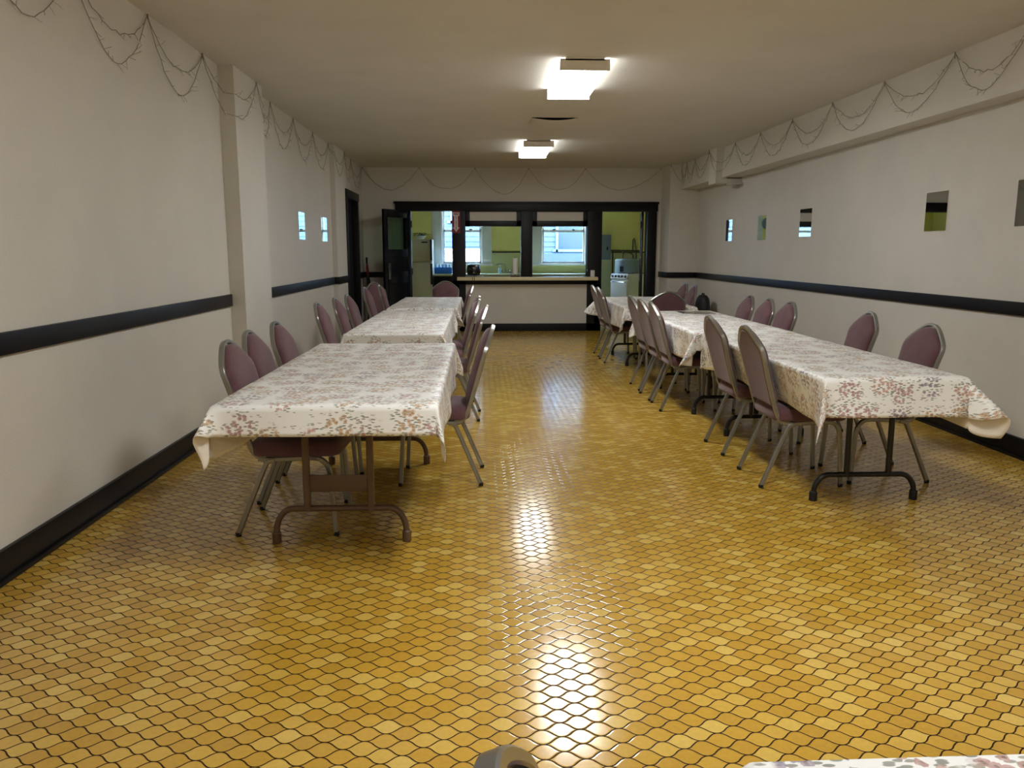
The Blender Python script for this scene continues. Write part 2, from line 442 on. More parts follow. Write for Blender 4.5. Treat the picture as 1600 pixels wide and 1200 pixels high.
# sign on the black post
sg = thing('fire_sign', 'red sign with white down arrow reading FIRE EXTINGUISHER on black post', 'sign', (-.41, D - .03, 1.847))
obj('plate', bx(B(), -.07, .07, -.006, .0, -.185, .185, .001), RED, sg)
b = B()
pts = [(-.055, .165), (-.045, .158), (.045, .158), (.055, .165), (.055, .10), (.031, .10), (.031, -.09), (.056, -.09), (0, -.165), (-.056, -.09), (-.031, -.09), (-.031, .10), (-.055, .10)]
lo = [b.verts.new((x, -.0075, z)) for x, z in pts]; hi = [b.verts.new((x, -.0058, z)) for x, z in pts]
b.faces.new(lo); b.faces.new(hi[::-1])
for i in range(len(pts)): b.faces.new((lo[i], lo[(i + 1) % 13], hi[(i + 1) % 13], hi[i]))
ar = obj('arrow', b, SIGNW, sg); ar['label'] = 'white arrow'
MT = lambda x, z: Matrix.Translation((x, -.008, z)) @ Matrix.Rotation(PI / 2, 4, 'X')
text_mesh('lettering', 'FIRE', .050, simple('dark red lettering', (96, 10, 16), .5), sg, MT(0, .128))
for i, ch in enumerate('EXTINGUISHER'): 
    text_mesh('lettering', ch, .022, BLACKM, sg, MT(0, .088 - i * .0195))

# light switch on the post
ls = thing('light_switch', 'small white light switch plate on black post beside serving counter', 'switch', (1.915, D - .03, .985))
obj('cover_plate', bx(B(), -.035, .035, -.006, 0, -.055, .055, .002), WHITEP, ls, True)
obj('toggle', bx(B(), -.006, .006, -.016, -.005, -.01, .012, .002), WHITEP, ls, True)

# ------------------------------------------------------------------ kitchen
b = B()
W1 = (-.81, .03); W2 = (1.29, 2.23); ZS, ZT = 1.105, 2.36
for x0, x1, z0, z1 in ((KXL, W1[0], 0, 2.9), (W1[1], W2[0], 0, 2.9), (W2[1], KXR, 0, 2.9), (W1[0], W1[1], 0, ZS), (W1[0], W1[1], ZT, 2.9), (W2[0], W2[1], 0, ZS), (W2[0], W2[1], ZT, 2.9)):
    bx(b, x0, x1, KY, KY + .16, z0, z1)
struct(obj('wall_kitchen_back', b, YEL))
struct(box('wall_kitchen_left', YEL, (KXL - .1, KXL, D + .15, KY + .16, 0, 2.9)))
struct(box('wall_kitchen_right', YEL, (KXR, KXR + .1, D + .15, KY + .16, 0, 2.9)))
b = B(); bx(b, KXL, XL - .1, D + .05, D + .15, 0, 2.9); bx(b, XR + .1, KXR, D + .05, D + .15, 0, 2.9); bx(b, XL - .1, XR + .1, D + .05, D + .15, ZC, 2.9)
struct(obj('wall_kitchen_front', b, YEL))
struct(box('ceiling_kitchen', CEIL, (KXL - .1, KXR + .1, D + .15, KY + .16, 2.8, 2.9)))
b = B()
for x0, x1, z1 in ((KXL, W1[0] - .21, 1.335), (W1[1] + .21, W2[0] - .19, 1.335), (W2[1] + .19, KXR, 1.36), (W1[0] - .21, W1[1] + .21, 1.04), (W2[0] - .19, W2[1] + .19, 1.04)):
    bx(b, x0, x1, KY - .012, KY + .01, .0, z1)
struct(obj('wall_wainscot', b, YEL2))
b = B()
for x0, x1 in ((KXL, W1[0] - .21), (W1[1] + .21, W2[0] - .19), (W2[1] + .19, KXR)): bx(b, x0, x1, KY - .022, KY, 1.335, 1.36, .003)
struct(obj('trim_6', b, BLACKM))

def window(name, x0, x1):
    r = sempty(name)
    b = B(); c = .20
    bx(b, x0 - c, x0, KY - .03, KY + .1, ZS - .03, ZT + c, .004); bx(b, x1, x1 + c, KY - .03, KY + .1, ZS - .03, ZT + c, .004)
    bx(b, x0, x1, KY - .03, KY + .1, ZT, ZT + c, .004)
    bx(b, x0 - .02, x0 + .02, KY, KY + .16, ZS, ZT); bx(b, x1 - .02, x1 + .02, KY, KY + .16, ZS, ZT)
    obj('frame', b, WHITEP, r, True)
    obj('sill', bx(B(), x0 - c - .02, x1 + c + .02, KY - .08, KY + .16, ZS - .045, ZS, .006), WHITEP, r, True)
    for z0, z1, yy in ((ZS, 1.80, KY + .05), (1.775, ZT, KY + .095)):
        b = B(); s = .045
        bx(b, x0 + .01, x0 + .01 + s, yy, yy + .035, z0, z1); bx(b, x1 - .01 - s, x1 - .01, yy, yy + .035, z0, z1)
        bx(b, x0 + .01, x1 - .01, yy, yy + .035, z0, z0 + s); bx(b, x0 + .01, x1 - .01, yy, yy + .035, z1 - s * .8, z1)
        sa = obj('sash', b, WHITEP, r, True)
        obj('pane', bx(B(), x0 + .05, x1 - .05, yy + .015, yy + .02, z0 + .04, z1 - .03), GLASS, sa)
    b = B()
    for k in (.28, .72): xx = x0 + (x1 - x0) * k; bx(b, xx - .03, xx + .03, KY + .035, KY + .06, 1.80, 1.83, .004)
    obj('latch', b, STEEL, r, True)
    return r
window('window_1', *W1); window('window_2', *W2)

# refrigerator
rf = thing('refrigerator', 'off-white two-door refrigerator seen through the open kitchen doorway', 'refrigerator', (-1.33, 16.62, 0))
obj('body', bx(B(), -.35, .35, -.27, .33, .03, 1.60, .012), FRIDGE, rf, True)
df = obj('door', bx(B(), -.35, .35, -.33, -.275, .10, 1.14, .012), FRIDGE, rf, True)
obj('handle', bx(B(), .315, .352, -.365, -.32, .70, 1.12, .006), BLACKM, df, True)
dz = obj('door', bx(B(), -.35, .35, -.33, -.275, 1.16, 1.605, .012), FRIDGE, rf, True)
obj('handle', bx(B(), .315, .352, -.365, -.32, 1.18, 1.595, .006), BLACKM, dz, True)
obj('name_plate', bx(B(), .14, .26, -.334, -.328, 1.53, 1.555, .002), BLACKM, dz, True)
obj('base_grille', bx(B(), -.34, .34, -.29, -.27, .0, .09), BLACKM, rf)
# greenery bowl on the fridge
bw = thing('plant_bowl', 'shallow pale bowl of dark greenery on top of the refrigerator', 'bowl', (-1.22, 16.5, 1.605))
b = B(); lathe(b, [(.05, 0), (.06, .005), (.10, .05), (.12, .07), (.112, .07), (.05, .02)]); obj('bowl', b, WHITEP, bw, True)
b = B()
for i in range(60):
    a = random.uniform(0, 2 * PI); r = random.uniform(.02, .17); z = .07 + random.uniform(0, .055)
    M = Matrix.Translation((r * math.cos(a), .5 * r * math.sin(a), z)) @ Matrix.Rotation(a, 4, 'Z') @ Matrix.Rotation(random.uniform(-.6, .6), 4, 'Y')
    q = [b.verts.new(M @ Vector(p)) for p in ((-.03, 0, 0), (0, .013, .004), (.035, 0, -.004), (0, -.013, .004))]; b.faces.new(q)
lv = obj('foliage', b, GREEN, bw); lv.modifiers.new('s', 'SOLIDIFY').thickness = .002

# kitchen base cabinets and counter
kc = thing('base_cabinet', 'dark kitchen base cabinets beneath the windows', 'cabinet', (.7, 16.7, 0))
obj('body', bx(B(), -1.66, 1.6, -.28, .28, .08, .865), BLACK, kc)
obj('toe_kick', bx(B(), -1.64, 1.58, -.22, .28, 0, .08), BLACKM, kc)
for i in range(6):
    x0 = -1.64 + i * .54; dd = obj('door', bx(B(), x0, x0 + .52, -.30, -.281, .12, .84, .004), BLACK, kc, True)
    obj('knob', lathe(B(), [(.006, 0), (.006, .015), (.014, .02), (.014, .028)], M=Matrix.Translation((x0 + .46, -.30, .7)) @ Matrix.Rotation(PI / 2, 4, 'X'), n=12), STEEL, dd, True)
wt = obj('worktop', bx(B(), -.965, 2.30, 16.36, KY - .014, .866, .905, .006), simple('pale green laminate', (196, 200, 170), .3, 0, .05, 30), None, True)
tag(wt, 'pale green kitchen worktop running beneath both windows', 'worktop')
b = B(); bx(b, .18, .72, 16.5, 16.85, .906, .912, .002); sk = thing('sink_faucet', 'chrome faucet with two taps behind the paper towel roll', 'faucet', (.52, 16.86, .905))
b = B(); bx(b, -.12, .12, -.03, .03, 0, .02, .006); tube(b, [(0, 0, .02), (0, 0, .15), (-.03, -.02, .19), (-.12, -.08, .2), (-.2, -.12, .18)], .011, kind='round'); obj('spout', b, STEEL, sk, True)
for sx in (-.09, .09):
    obj('tap', lathe(B(), [(.018, .02), (.018, .05), (.03, .055), (.026, .075), (.008, .08)], sx, 0, n=14), STEEL, sk, True)
bt = thing('soap_bottle', 'small clear soap bottle on kitchen worktop near the faucet', 'bottle', (.40, 16.72, .905))
obj('body', lathe(B(), [(.028, 0), (.03, .01), (.03, .10), (.012, .13), (.012, .145)], n=16), CLEARB, bt, True)
obj('pump', tube(B(), [(0, 0, .145), (0, 0, .175), (-.03, 0, .18)], .006, kind='round'), WHITEP, bt, True)
# pack of water bottles
wp = thing('water_bottle_pack', 'blue-wrapped pack of water bottles on worktop beside the refrigerator', 'bottle pack', (-.76, 16.58, .905))
for i in range(5):
    for j in range(3):
        obj('bottle', lathe(B(), [(.028, 0), (.031, .01), (.031, .13), (.014, .175), (.014, .195)], -.15 + i * .068, -.07 + j * .07, n=12), CLEARB, wp, True)
b = B(); bx(b, -.19, .17, -.115, .115, .002, .135, .02); obj('wrap', b, BLUEP, wp, True)
tb = box('toaster_oven', BLACKM, (-.963, -.955, 16.45, 16.7, .906, 1.02)); bpy.data.objects.remove(tb)

# things on the serving counter
to = thing('toaster', 'rounded black toaster with hanging cord on serving counter', 'toaster', (-.12, D - .02, .945))
bb = B(); bx(bb, -.115, .115, -.095, .095, 0, .20, .07); obj('body', bb, simple('gloss black plastic', (14, 15, 20), .2), to, True)
b = B(); bx(b, -.08, .08, -.035, -.015, .186, .1915); bx(b, -.08, .08, .015, .035, .186, .1915); obj('slot', b, DARK, to)
b = B(); bx(b, -.005, .005, -.094, -.088, .05, .15); bx(b, -.02, .02, -.115, -.09, .13, .145, .004); obj('lever', b, STEEL, to, True)
cd = B(); tube(cd, [(.015, -.09, .02), (.018, -.13, .0), (.012, -.165, -.008), (.012, -.192, -.03), (.015, -.192, -.10), (-.02, -.192, -.11), (-.018, -.19, -.03), (-.03, -.15, -.008)], .004, kind='round', n=8); obj('cord', cd, BLACKM, to, True)
ty = obj('tray', lathe(B(), [(.13, 0), (.15, .004), (.165, .014), (.162, .015), (.148, .007), (.02, .006)], -.11, D - .02, .9302, 32), WHITEP, None, True)
tag(ty, 'round white plate under the black toaster', 'plate')
pt = thing('paper_towel_holder', 'paper towel roll on dark holder at end of serving counter', 'paper towel', (.585, D - .03, .93))
obj('base', bx(B(), -.075, .075, -.07, .07, 0, .022, .006), simple('dark red wood', (56, 24, 20), .4), pt, True)
obj('post', tube(B(), [(0, 0, .02), (0, 0, .33)], .006, kind='round'), BLACKM, pt, True)
obj('roll', lathe(B(), [(.02, .045), (.045, .045), (.046, .06), (.046, .30), (.044, .315), (.02, .315)], n=28), PAPER, pt, True)
for ax, ah in ((-.066, .10), (.066, .16)): obj('arm', tube(B(), [(ax, 0, .02), (ax, 0, ah)], .004, kind='round'), BLACKM, pt, True)
# clock on the kitchen wall, visible in one of the mirror tiles
ck = thing('wall_clock', 'round wall clock on the kitchen wall between the windows', 'clock', (.99, KY - .012, 1.95))
obj('rim', lathe(B(), [(.10, 0), (.125, .0), (.125, .03), (.105, .03)], M=Matrix.Rotation(PI / 2, 4, 'X')), GREYP, ck, True)
obj('dial', lathe(B(), [(.105, .0), (.105, .02)], M=Matrix.Rotation(PI / 2, 4, 'X')), WHITEP, ck, True)
b = B(); bx(b, -.004, .004, -.024, -.022, 0, .075); bx(b, 0, .05, -.024, -.022, -.004, .004); obj('hand', b, BLACKM, ck)

# stove, water heater, pipes, electric panel
sv = thing('stove', 'white gas stove with row of black knobs beside water heater', 'stove', (3.0, 15.95, 0), math.radians(-62))
obj('body', bx(B(), -.27, .27, -.26, .31, .04, .90, .01), STOVEW, sv, True)
ct = obj('cooktop', bx(B(), -.275, .275, -.27, .31, .895, .925, .008), STOVEW, sv, True)
for x in (-.13, .13):
    for y in (-.1, .16): obj('burner', lathe(B(), [(.075, .925), (.09, .93), (.09, .937), (.03, .94)], x, y, n=20), BLACKM, ct, True)
M = Matrix.Translation((0, -.27, .865)) @ Matrix.Rotation(math.radians(-18), 4, 'X')
obj('control_panel', bx(B(), -.27, .27, -.02, .02, -.045, .045, .005, M), STOVEW, sv, True)
for i in range(5):
    obj('knob', lathe(B(), [(.024, 0), (.022, .022), (.008, .024)], n=14, M=M @ Matrix.Translation((-.2 + i * .1, -.02, 0)) @ Matrix.Rotation(PI / 2, 4, 'X')), BLACKM, sv, True)
dv = obj('oven_door', bx(B(), -.262, .262, -.295, -.262, .22, .79, .01), STOVEW, sv, True)
b = B(); tube(b, [(-.23, -.295, .76), (-.21, -.33, .765), (.21, -.33, .765), (.23, -.295, .76)], .009, kind='round'); obj('handle', b, STEEL, dv, True)
obj('drawer', bx(B(), -.262, .262, -.29, -.262, .06, .20, .01), STOVEW, sv, True)
wh = thing('water_heater', 'grey cylindrical water heater standing behind the white stove', 'water heater', (3.06, 16.62, 0))
obj('tank', lathe(B(), [(.24, .03), (.262, .05), (.262, 1.18), (.24, 1.205), (.02, 1.215)], n=40), simple('grey heater enamel', (136, 152, 158), .4), wh, True)
obj('label_plate', bx(B(), -.20, -.13, -.235, -.20, .95, 1.06), BLACKM, wh)
b = B(); tube(b, [(-.11, 0, 1.2), (-.11, 0, 1.26), (-.09, 0, 1.32), (-.09, .34, 1.385)], .014, kind='round'); tube(b, [(.11, 0, 1.2), (.11, 0, 1.28), (.07, 0, 1.33), (.0, .05, 1.345), (0, .34, 1.37)], .014, kind='round')
obj('pipe', b, COPPER, wh, True)
pi_ = B()
tube(pi_, [(2.755, KY - .04, 1.385), (3.4, KY - .04, 1.375)], .014, kind='round'); tube(pi_, [(2.80, KY - .04, .03), (2.80, KY - .04, 1.385)], .014, kind='round')
tube(pi_, [(3.22, KY - .04, 1.38), (3.225, KY - .04, 1.60), (3.245, KY - .04, 1.64), (3.265, KY - .04, 1.60), (3.30, KY - .04, 1.38), (3.31, KY - .04, 1.1)], .011, kind='round')
tag(obj('water_pipes', pi_, COPPER, None, True), 'dark metal water pipes running along the yellow kitchen wall', 'pipes')
ep = thing('electric_panel', 'grey metal electric panel box on yellow kitchen wall', 'electric panel', (2.58, KY - .012, 1.19))
obj('box', bx(B(), -.17, .17, -.10, 0, 0, .52, .006), GREYP, ep, True)
obj('latch', bx(B(), .075, .105, -.112, -.10, .20, .27, .004), BLACKM, ep, True)
b = B(); tube(b, [(-.05, -.05, 0), (-.05, -.05, -.5), (-.03, -.05, -.62), (-.09, -.05, -.68)], .02, kind='round'); obj('conduit', b, GREYP, ep, True)
wc = thing('white_canister', 'white canister standing by the stove beside kitchen door', 'canister', (3.56, 16.3, 0))
obj('body', lathe(B(), [(.10, 0), (.11, .02), (.11, .68), (.10, .7)], n=24), WHITEP, wc, True)
obj('lid', lathe(B(), [(.115, .7), (.115, .73), (.08, .75), (.02, .76)], n=24), STEEL, wc, True)

# ------------------------------------------------------------------ outside
struct(box('ground_outside', GROUND, (-12, 16, KY + .3, 40, -.3, -.2)))
ho = thing('house', 'pale blue clapboard house outside the kitchen windows', 'house', (0, 21.0, -.2))
b = B()
for i in range(34):
    z = i * .13; q = [b.verts.new(p) for p in ((-6, 0, z + .13), (-6, -.02, z), (9, -.02, z), (9, 0, z + .13))]; b.faces.new(q)
bx(b, -6, 9, .001, 3, 0, 4.42); obj('wall', b, SIDING, ho)
obj('roof', bx(B(), -6.3, 9.3, -.35, 3.2, 4.42, 4.6), simple('grey roof', (90, 96, 104), .8), ho)
for x0, x1, z0, z1 in ((2.02, 2.95, 1.62, 3.4), (-.72, -.02, 2.35, 3.4)):
    b = B(); t = .06
    for e in ((x0 - t, x0, z0 - t, z1 + t), (x1, x1 + t, z0 - t, z1 + t), (x0, x1, z1, z1 + t), (x0 - .14, x1 + .14, z0 - t, z0), (x0, x1, (z0 + z1) / 2 - .03, (z0 + z1) / 2 + .03)): bx(b, e[0], e[1], -.07, 0, e[2], e[3])
    wf = obj('window', b, TRIMO, ho); obj('pane', bx(B(), x0, x1, -.03, -.024, z0, z1), simple('dim pane', (14, 34, 54), .3), wf)
sh = thing('shed', 'bright white low shed in front of the blue house', 'shed', (-.6, 20.2, -.2))
b = B()
for i in range(12): bx(b, -1.6, 1.1, -.015, 0, i * .13, i * .13 + .122)
bx(b, -1.6, 1.1, 0, .35, 0, 1.57); obj('wall', b, WHITEO, sh); obj('roof', bx(B(), -1.7, 1.2, -.12, .40, 1.57, 1.63), WHITEO, sh)
fe = thing('fence', 'blue board fence outside the second kitchen window', 'fence', (2.1, 20.0, -.2))
b = B()
for i in range(7): bx(b, -1.0, .62, -.02, 0, .05 + i * .21, .05 + i * .21 + .2)
obj('boards', b, SIDING2, fe)
for x in (-1.0, .58): obj('post', bx(B(), x, x + .09, 0, .09, 0, 1.55), SIDING2, fe)

# ------------------------------------------------------------------ ceiling lights
def lamp(name, x0, x1, y0, y1, label, mt=None):
    r = thing(name, label, 'ceiling light', ((x0 + x1) / 2, (y0 + y1) / 2, ZC), 0, 'ceiling lights')
    w, l = (x1 - x0) / 2, (y1 - y0) / 2
    obj('pan', bx(B(), -w * .8, w * .8, -l, l, -.022, 0, .002), DULLST, r)
    b = B(); prof = [(-w, -.012), (-w, -.05), (-w * .93, -.078), (-w * .8, -.085), (w * .8, -.085), (w * .93, -.078), (w, -.05), (w, -.012)]
    A = [b.verts.new((x, -l + .02, z)) for x, z in prof]; C = [b.verts.new((x, l - .02, z)) for x, z in prof]
    for i in range(7):
        f = b.faces.new((A[i], A[i + 1], C[i + 1], C[i])); f.material_index = 1 if i in (0, 1, 5, 6) else 0
    obj('diffuser', b, [mt or LAMP, LAMPS], r, True)
    for s in (-1, 1):
        y = s * l; obj('end_cap', bx(B(), -w - .004, w + .004, min(y, y - s * .02), max(y, y - s * .02), -.088, -.008, .002), DULLST, r)
    return r
lamp('ceiling_light', .59, .95, 6.06, 7.20, 'lit fluorescent ceiling light nearer the camera, in front of the square vent')
lamp('ceiling_light', .55, .93, 10.33, 11.56, 'lit fluorescent ceiling light between square vent and serving wall', LAMPB)
lamp('ceiling_light', .58, .95, 1.5, 2.75, 'lit fluorescent ceiling light above the loose chair at the bottom')
lamp('ceiling_light', .58, .95, -2.9, -1.65, 'lit fluorescent ceiling light behind the camera by the front wall')

vt = thing('ceiling_vent', 'square cream access panel sagging from ceiling between the two lights', 'vent', (.79, 8.88, ZC))
b = B(); n = 12; gr = []
for j in range(2):
    for zt in (0, 1):
        gr.append([b.verts.new((-.24 + .48 * i / n, -.22 + .44 * j, -.006 - (1 - j) * .022 * math.sin(PI * i / n) - zt * .006)) for i in range(n + 1)])
for i in range(n):
    b.faces.new((gr[0][i], gr[0][i + 1], gr[2][i + 1], gr[2][i])); b.faces.new((gr[1][i], gr[3][i], gr[3][i + 1], gr[1][i + 1]))
    b.faces.new((gr[0][i], gr[1][i], gr[1][i + 1], gr[0][i + 1])); b.faces.new((gr[2][i], gr[2][i + 1], gr[3][i + 1], gr[3][i]))
obj('panel', b, CEIL, vt)
obj('shade_sheet', bx(B(), -.21, .21, -.20, .2, -.003, -.001), DARK, vt)  # flat dark sheet painting the shade in the gap above the panel

# ------------------------------------------------------------------ mirror tiles
def mirror(x, yc, zc, label, tilt=0.):
    s = .15
    b = B(); bx(b, 0, .006, -s, s, -s, s, .0015)
    o = obj('mirror_tile', b, MIRROR)
    o.location = (x, yc, zc)
    if x > 0: o.rotation_euler = (0, 0, PI + tilt)
    else: o.rotation_euler = (0, 0, tilt)
    return tag(o, label, 'mirror', 'mirror tiles')
mirror(XL + .001, 9.03, 1.63, 'square mirror tile on pilaster wall, first of two, above chair rail')
mirror(XL + .001, 10.30, 1.628, 'square mirror tile on pilaster wall beside the far pilaster', -.044)
mirror(XR - .001, 11.41, 1.65, 'mirror tile on soffit wall beneath the boxed bracket, deepest in the room')
mirror(XR - .001, 10.06, 1.648, 'mirror tile on soffit wall showing yellow kitchen wall, second from the corner')
mirror(XR - .001, 8.70, 1.66, 'middle of the five mirror tiles along the soffit wall', .028)
mirror(XR - .001, 6.18, 1.655, 'mirror tile on soffit wall above the two chairs of the front table')
mirror(XR - .001, 5.09, 1.66, 'mirror tile on soffit wall cut by the picture edge')
o = obj('mirror_tile', bx(B(), -.165, .165, -.145, .145, 0, .005, .0015), MIRROR); o.location = (2.14, 7.84, .7465)
tag(o, 'mirror tile lying flat on a tablecloth in front of a chair back', 'mirror', 'mirror tiles')

# ------------------------------------------------------------------ string lights
def swag_wire(bm, a, bpt, sag, out, rng, prong=.05, seg=18, r=.0022):
    a, bpt = Vector(a), Vector(bpt); out = Vector(out); pts = []; tips = []
    dirv = (bpt - a).normalized()
    for i in range(seg + 1):
        t = i / seg
        p = a.lerp(bpt, t); p.z -= sag * 4 * t * (1 - t) * (1 + .12 * math.sin(3 * t + sag * 40)); p += out * (.010 + rng.uniform(-.003, .005))
        for ya, yb, xs, sg in ((6.386, 7.19, -1.863, 1), (10.853, 11.63, -1.916, 1), (10.95, 11.29, 3.19, -1)):
            if ya - .02 < p.y < yb + .02 and abs(p.x - xs) < .3:
                p.x = max(p.x, xs + .012) if sg > 0 else min(p.x, xs - .012)
        p.z += rng.uniform(-.008, .008); pts.append(p)
    tube(bm, pts, r, kind='round', n=5, up=out)
    if prong:
        for i in range(2, seg - 1):
            if rng.random() < .75:
                p = pts[i]; d = (dirv * rng.uniform(-.8, .8) + Vector((0, 0, rng.uniform(-1, .5))) + out * rng.uniform(.15, .6)).normalized()
                q = p + d * rng.uniform(prong * .5, prong)
                tube(bm, [p, q], r * .55, kind='round', n=4, up=out + Vector((.01, .02, .03))); tips.append((q, d))
    return tips
def garland(label, segs, double=True, nb=60, prong=.05, r=.0022):
    rng = random.Random(len(segs) * 7 + 1)
    g = thing('string_lights', label, 'string lights', (0, 0, 0), 0, 'string lights hung in swags')
    bm = B(); tips = []
    for (a, c, s1, s2, out) in segs:
        tips += swag_wire(bm, a, c, s1, out, rng, prong, r=r)
        if double: tips += swag_wire(bm, a, c, s2, out, rng, prong, r=r)
        p = Vector(a) + Vector(out) * .012
        tube(bm, [p + Vector((0, 0, .012)), p + Vector((.004, .004, -.03)), p + Vector((-.004, -.004, .01))], r * 1.6, kind='round', n=5)
    obj('wire', bm, WIRE, g, True)
    rng.shuffle(tips)
    me = None
    for q, d in tips[:nb]:
        if me is None:
            bo = obj('bulb', lathe(B(), [(.002, -.004), (.004, .0), (.0035, .012), (.001, .018)], n=8), BULB, g, True); me = bo.data
        else:
            bo = bpy.data.objects.new('bulb', me); COL.objects.link(bo); bo.parent = g
        bo.location = q; bo.rotation_euler = d.to_track_quat('Z', 'Y').to_euler()
    return g
zt = 2.725
LW = [(XL, 3.35), (XL, 4.18), (XL, 5.09), (XL, 6.03), (-1.863, 6.98), (XL, 7.87), (XL, 8.80), (XL, 9.78), (XL, 10.75), (-1.916, 11.6), (XL, 12.55), (XL, D - .02)]
segs = []
for i in range(len(LW) - 1):
    (xa, ya), (xb, yb) = LW[i], LW[i + 1]
    k = 1. if i < 5 else .95
    segs.append(((xa, ya, zt), (xb, yb, zt), .23 * k, .34 * k, (1, 0, 0)))
garland('doubled string lights swagged high along the pilaster wall', segs, True, 90)
def sofx(y): return 3.53 + (3.265 - 3.53) * (y - YB) / (13.1 - YB) - .012
RWy = [4.0, 5.0, 5.78, 6.74, 7.69, 8.63, 9.56, 10.45, 11.25, 12.3, 12.75, 13.05]
segs = []
for i in range(len(RWy) - 1):
    ya, yb = RWy[i], RWy[i + 1]; xa, xb = sofx(ya), sofx(yb)
    if 10.9 < ya < 11.4: xa = 3.185
    if 10.9 < yb < 11.4: xb = 3.185
    segs.append(((xa, ya, zt), (xb, yb, zt), .19, .29, (-1, 0, 0)))
garland('doubled string lights swagged along the soffit face', segs, True, 90)
BX = [XL + .02, -1.015, -.087, .813, 1.773, 3.05]
segs = [((BX[i], D, 2.735), (BX[i + 1], D, 2.735), (.33, .39, .43, .40, .36)[i], 0, (0, -1, 0)) for i in range(5)]
segs.append(((3.07, 13.077, 2.735), (3.5, 13.077, 2.735), .28, 0, (0, -1, 0)))
garland('single string light wire swagged across wall above serving openings', segs, False, 24, .018, .0026)

# ------------------------------------------------------------------ banquet chair
def smooth_path(P, it=2):
    P = [Vector(p) for p in P]
    for _ in range(it):
        Q = [P[0]]
        for a, c in zip(P, P[1:]): Q += [a.lerp(c, .25), a.lerp(c, .75)]
        Q.append(P[-1]); P = Q
    return P
YO = -.23                                   # rear feet sit at local y = -.23, the chair faces +y
ARCH = [(.190, .70, -.000), (.197, .765, -.019), (.196, .792, -.027), (.180, .818, -.036), (.120, .866, -.054), (.066, .900, -.067), (.028, .912, -.071), (0, .913, -.0715)]
def make_chair(label):
    r = thing('banquet_chair', label, 'chair', (0, 0, 0), 0, 'maroon banquet chairs')
    w = .0115
    half = [(.178, .385, .150), (.178, .384, .112), (.179, .41, .088), (.180, .45, .073), (.182, .55, .042), (.186, .65, .013)] + ARCH
    pr = [Vector((x, y + YO, z)) for x, z, y in half]
    P = smooth_path(pr, 2); Pm = [Vector((-p.x, p.y, p.z)) for p in P[::-1]]
    b = B(); full = P[:-1] + Pm[0:]
    # the section keeps one axis along the back's normal
    tube(b, full, .0125, .009, up=(0, 1, .35))
    obj('back_frame', b, FRAME, r, True, 35)
    b = B()
    for s in (-1, 1):
        tube(b, smooth_path([(s * .178, .11 + YO, .378), (s * .178, .16 + YO, .372), (s * .185, .28 + YO, .379), (s * .19, .37 + YO, .384)], 1), w)
    tube(b, [(-.178, .135 + YO, .37), (.178, .135 + YO, .37)], w * .9, up=(0, 0, 1)); tube(b, [(-.19, .37 + YO, .38), (.19, .37 + YO, .38)], w * .9, up=(0, 0, 1))
    obj('seat_frame', b, FRAME, r, True, 35)
    for s in (-1, 1):
        b = B(); tube(b, smooth_path([(s * .19, .36 + YO, .384), (s * .19, .41 + YO, .378), (s * .19, .443 + YO, .34), (s * .19, .452 + YO, .28), (s * .195, .468 + YO, .012)], 2), w)
        l = obj('leg', b, FRAME, r, True, 35)
        obj('glide', lathe(B(), [(.012, 0), (.014, .003), (.014, .02)], s * .195, .469 + YO, n=10), BLACKM, l, True)
        b = B(); tube(b, smooth_path([(s * .186, .19 + YO, .372), (s * .186, .155 + YO, .366), (s * .187, .138 + YO, .335), (s * .198, .004 + YO, .012)], 2), w)
        l = obj('leg', b, FRAME, r, True, 35)
        obj('glide', lathe(B(), [(.012, 0), (.014, .003), (.014, .02)], s * .198, .003 + YO, n=10), BLACKM, l, True)
    # seat pad
    def plan(ins):
        x1, ya, yb, rr = .205 - ins, .065 + ins, .50 - ins, max(.02, .07 - ins * .6); out = []
        for cx, cy, a0 in ((x1 - rr, yb - rr, 0), (-x1 + rr, yb - rr, 90), (-x1 + rr, ya + rr, 180), (x1 - rr, ya + rr, 270)):
            for k in range(5):
                a = math.radians(a0 + 22.5 * k); out.append((cx + rr * math.cos(a), cy + rr * math.sin(a) + YO))
        return out
    rings = []
    for z, ins in ((.388, .025), (.391, .006), (.40, .0), (.43, .0), (.445, .006), (.457, .022), (.464, .05), (.469, .10), (.471, .15)):
        rings.append([(x, y, z + .012 * max(0, 1 - abs(y - YO - .3) / .3) * (z > .44)) for x, y in plan(ins)])
    obj('seat', loft(B(), rings), FAB, r, True, 60)
    # back pad between the uprights
    def backy(z):                            # centre line of the back at height z
        T = [(.41, .088), (.45, .073), (.55, .042), (.65, .013), (.77, -.020), (.805, -.031), (.842, -.044), (.872, -.056), (.91, -.071)]
        for (za, ya), (zb, yb) in zip(T, T[1:]):
            if z <= zb: return ya + (yb - ya) * (z - za) / (zb - za)
        return T[-1][1]
    def outline(ins):
        R = [(.166, .475), (.17, .52), (.175, .62), (.180, .70), (.186, .762), (.184, .786), (.169, .810), (.112, .855), (.060, .887), (.025, .898)]
        full = R + [(-x, z) for x, z in R[::-1]]
        cz = .68; return [(x * (1 - ins / .18), cz + (z - cz) * (1 - ins / .21)) for x, z in full]
    rings = []
    for off, ins in ((-.012, .012), (-.013, .004), (-.010, .0), (.008, .0), (.020, .003), (.030, .014), (.037, .035), (.041, .07)):
        rings.append([(x, backy(z) + off + YO, z + off * .3) for x, z in outline(ins)])
    obj('backrest', loft(B(), rings), FAB, r, True, 60)
    return r

FX, FL, FN = -PI / 2, PI / 2, PI      # facing +x, -x, -y
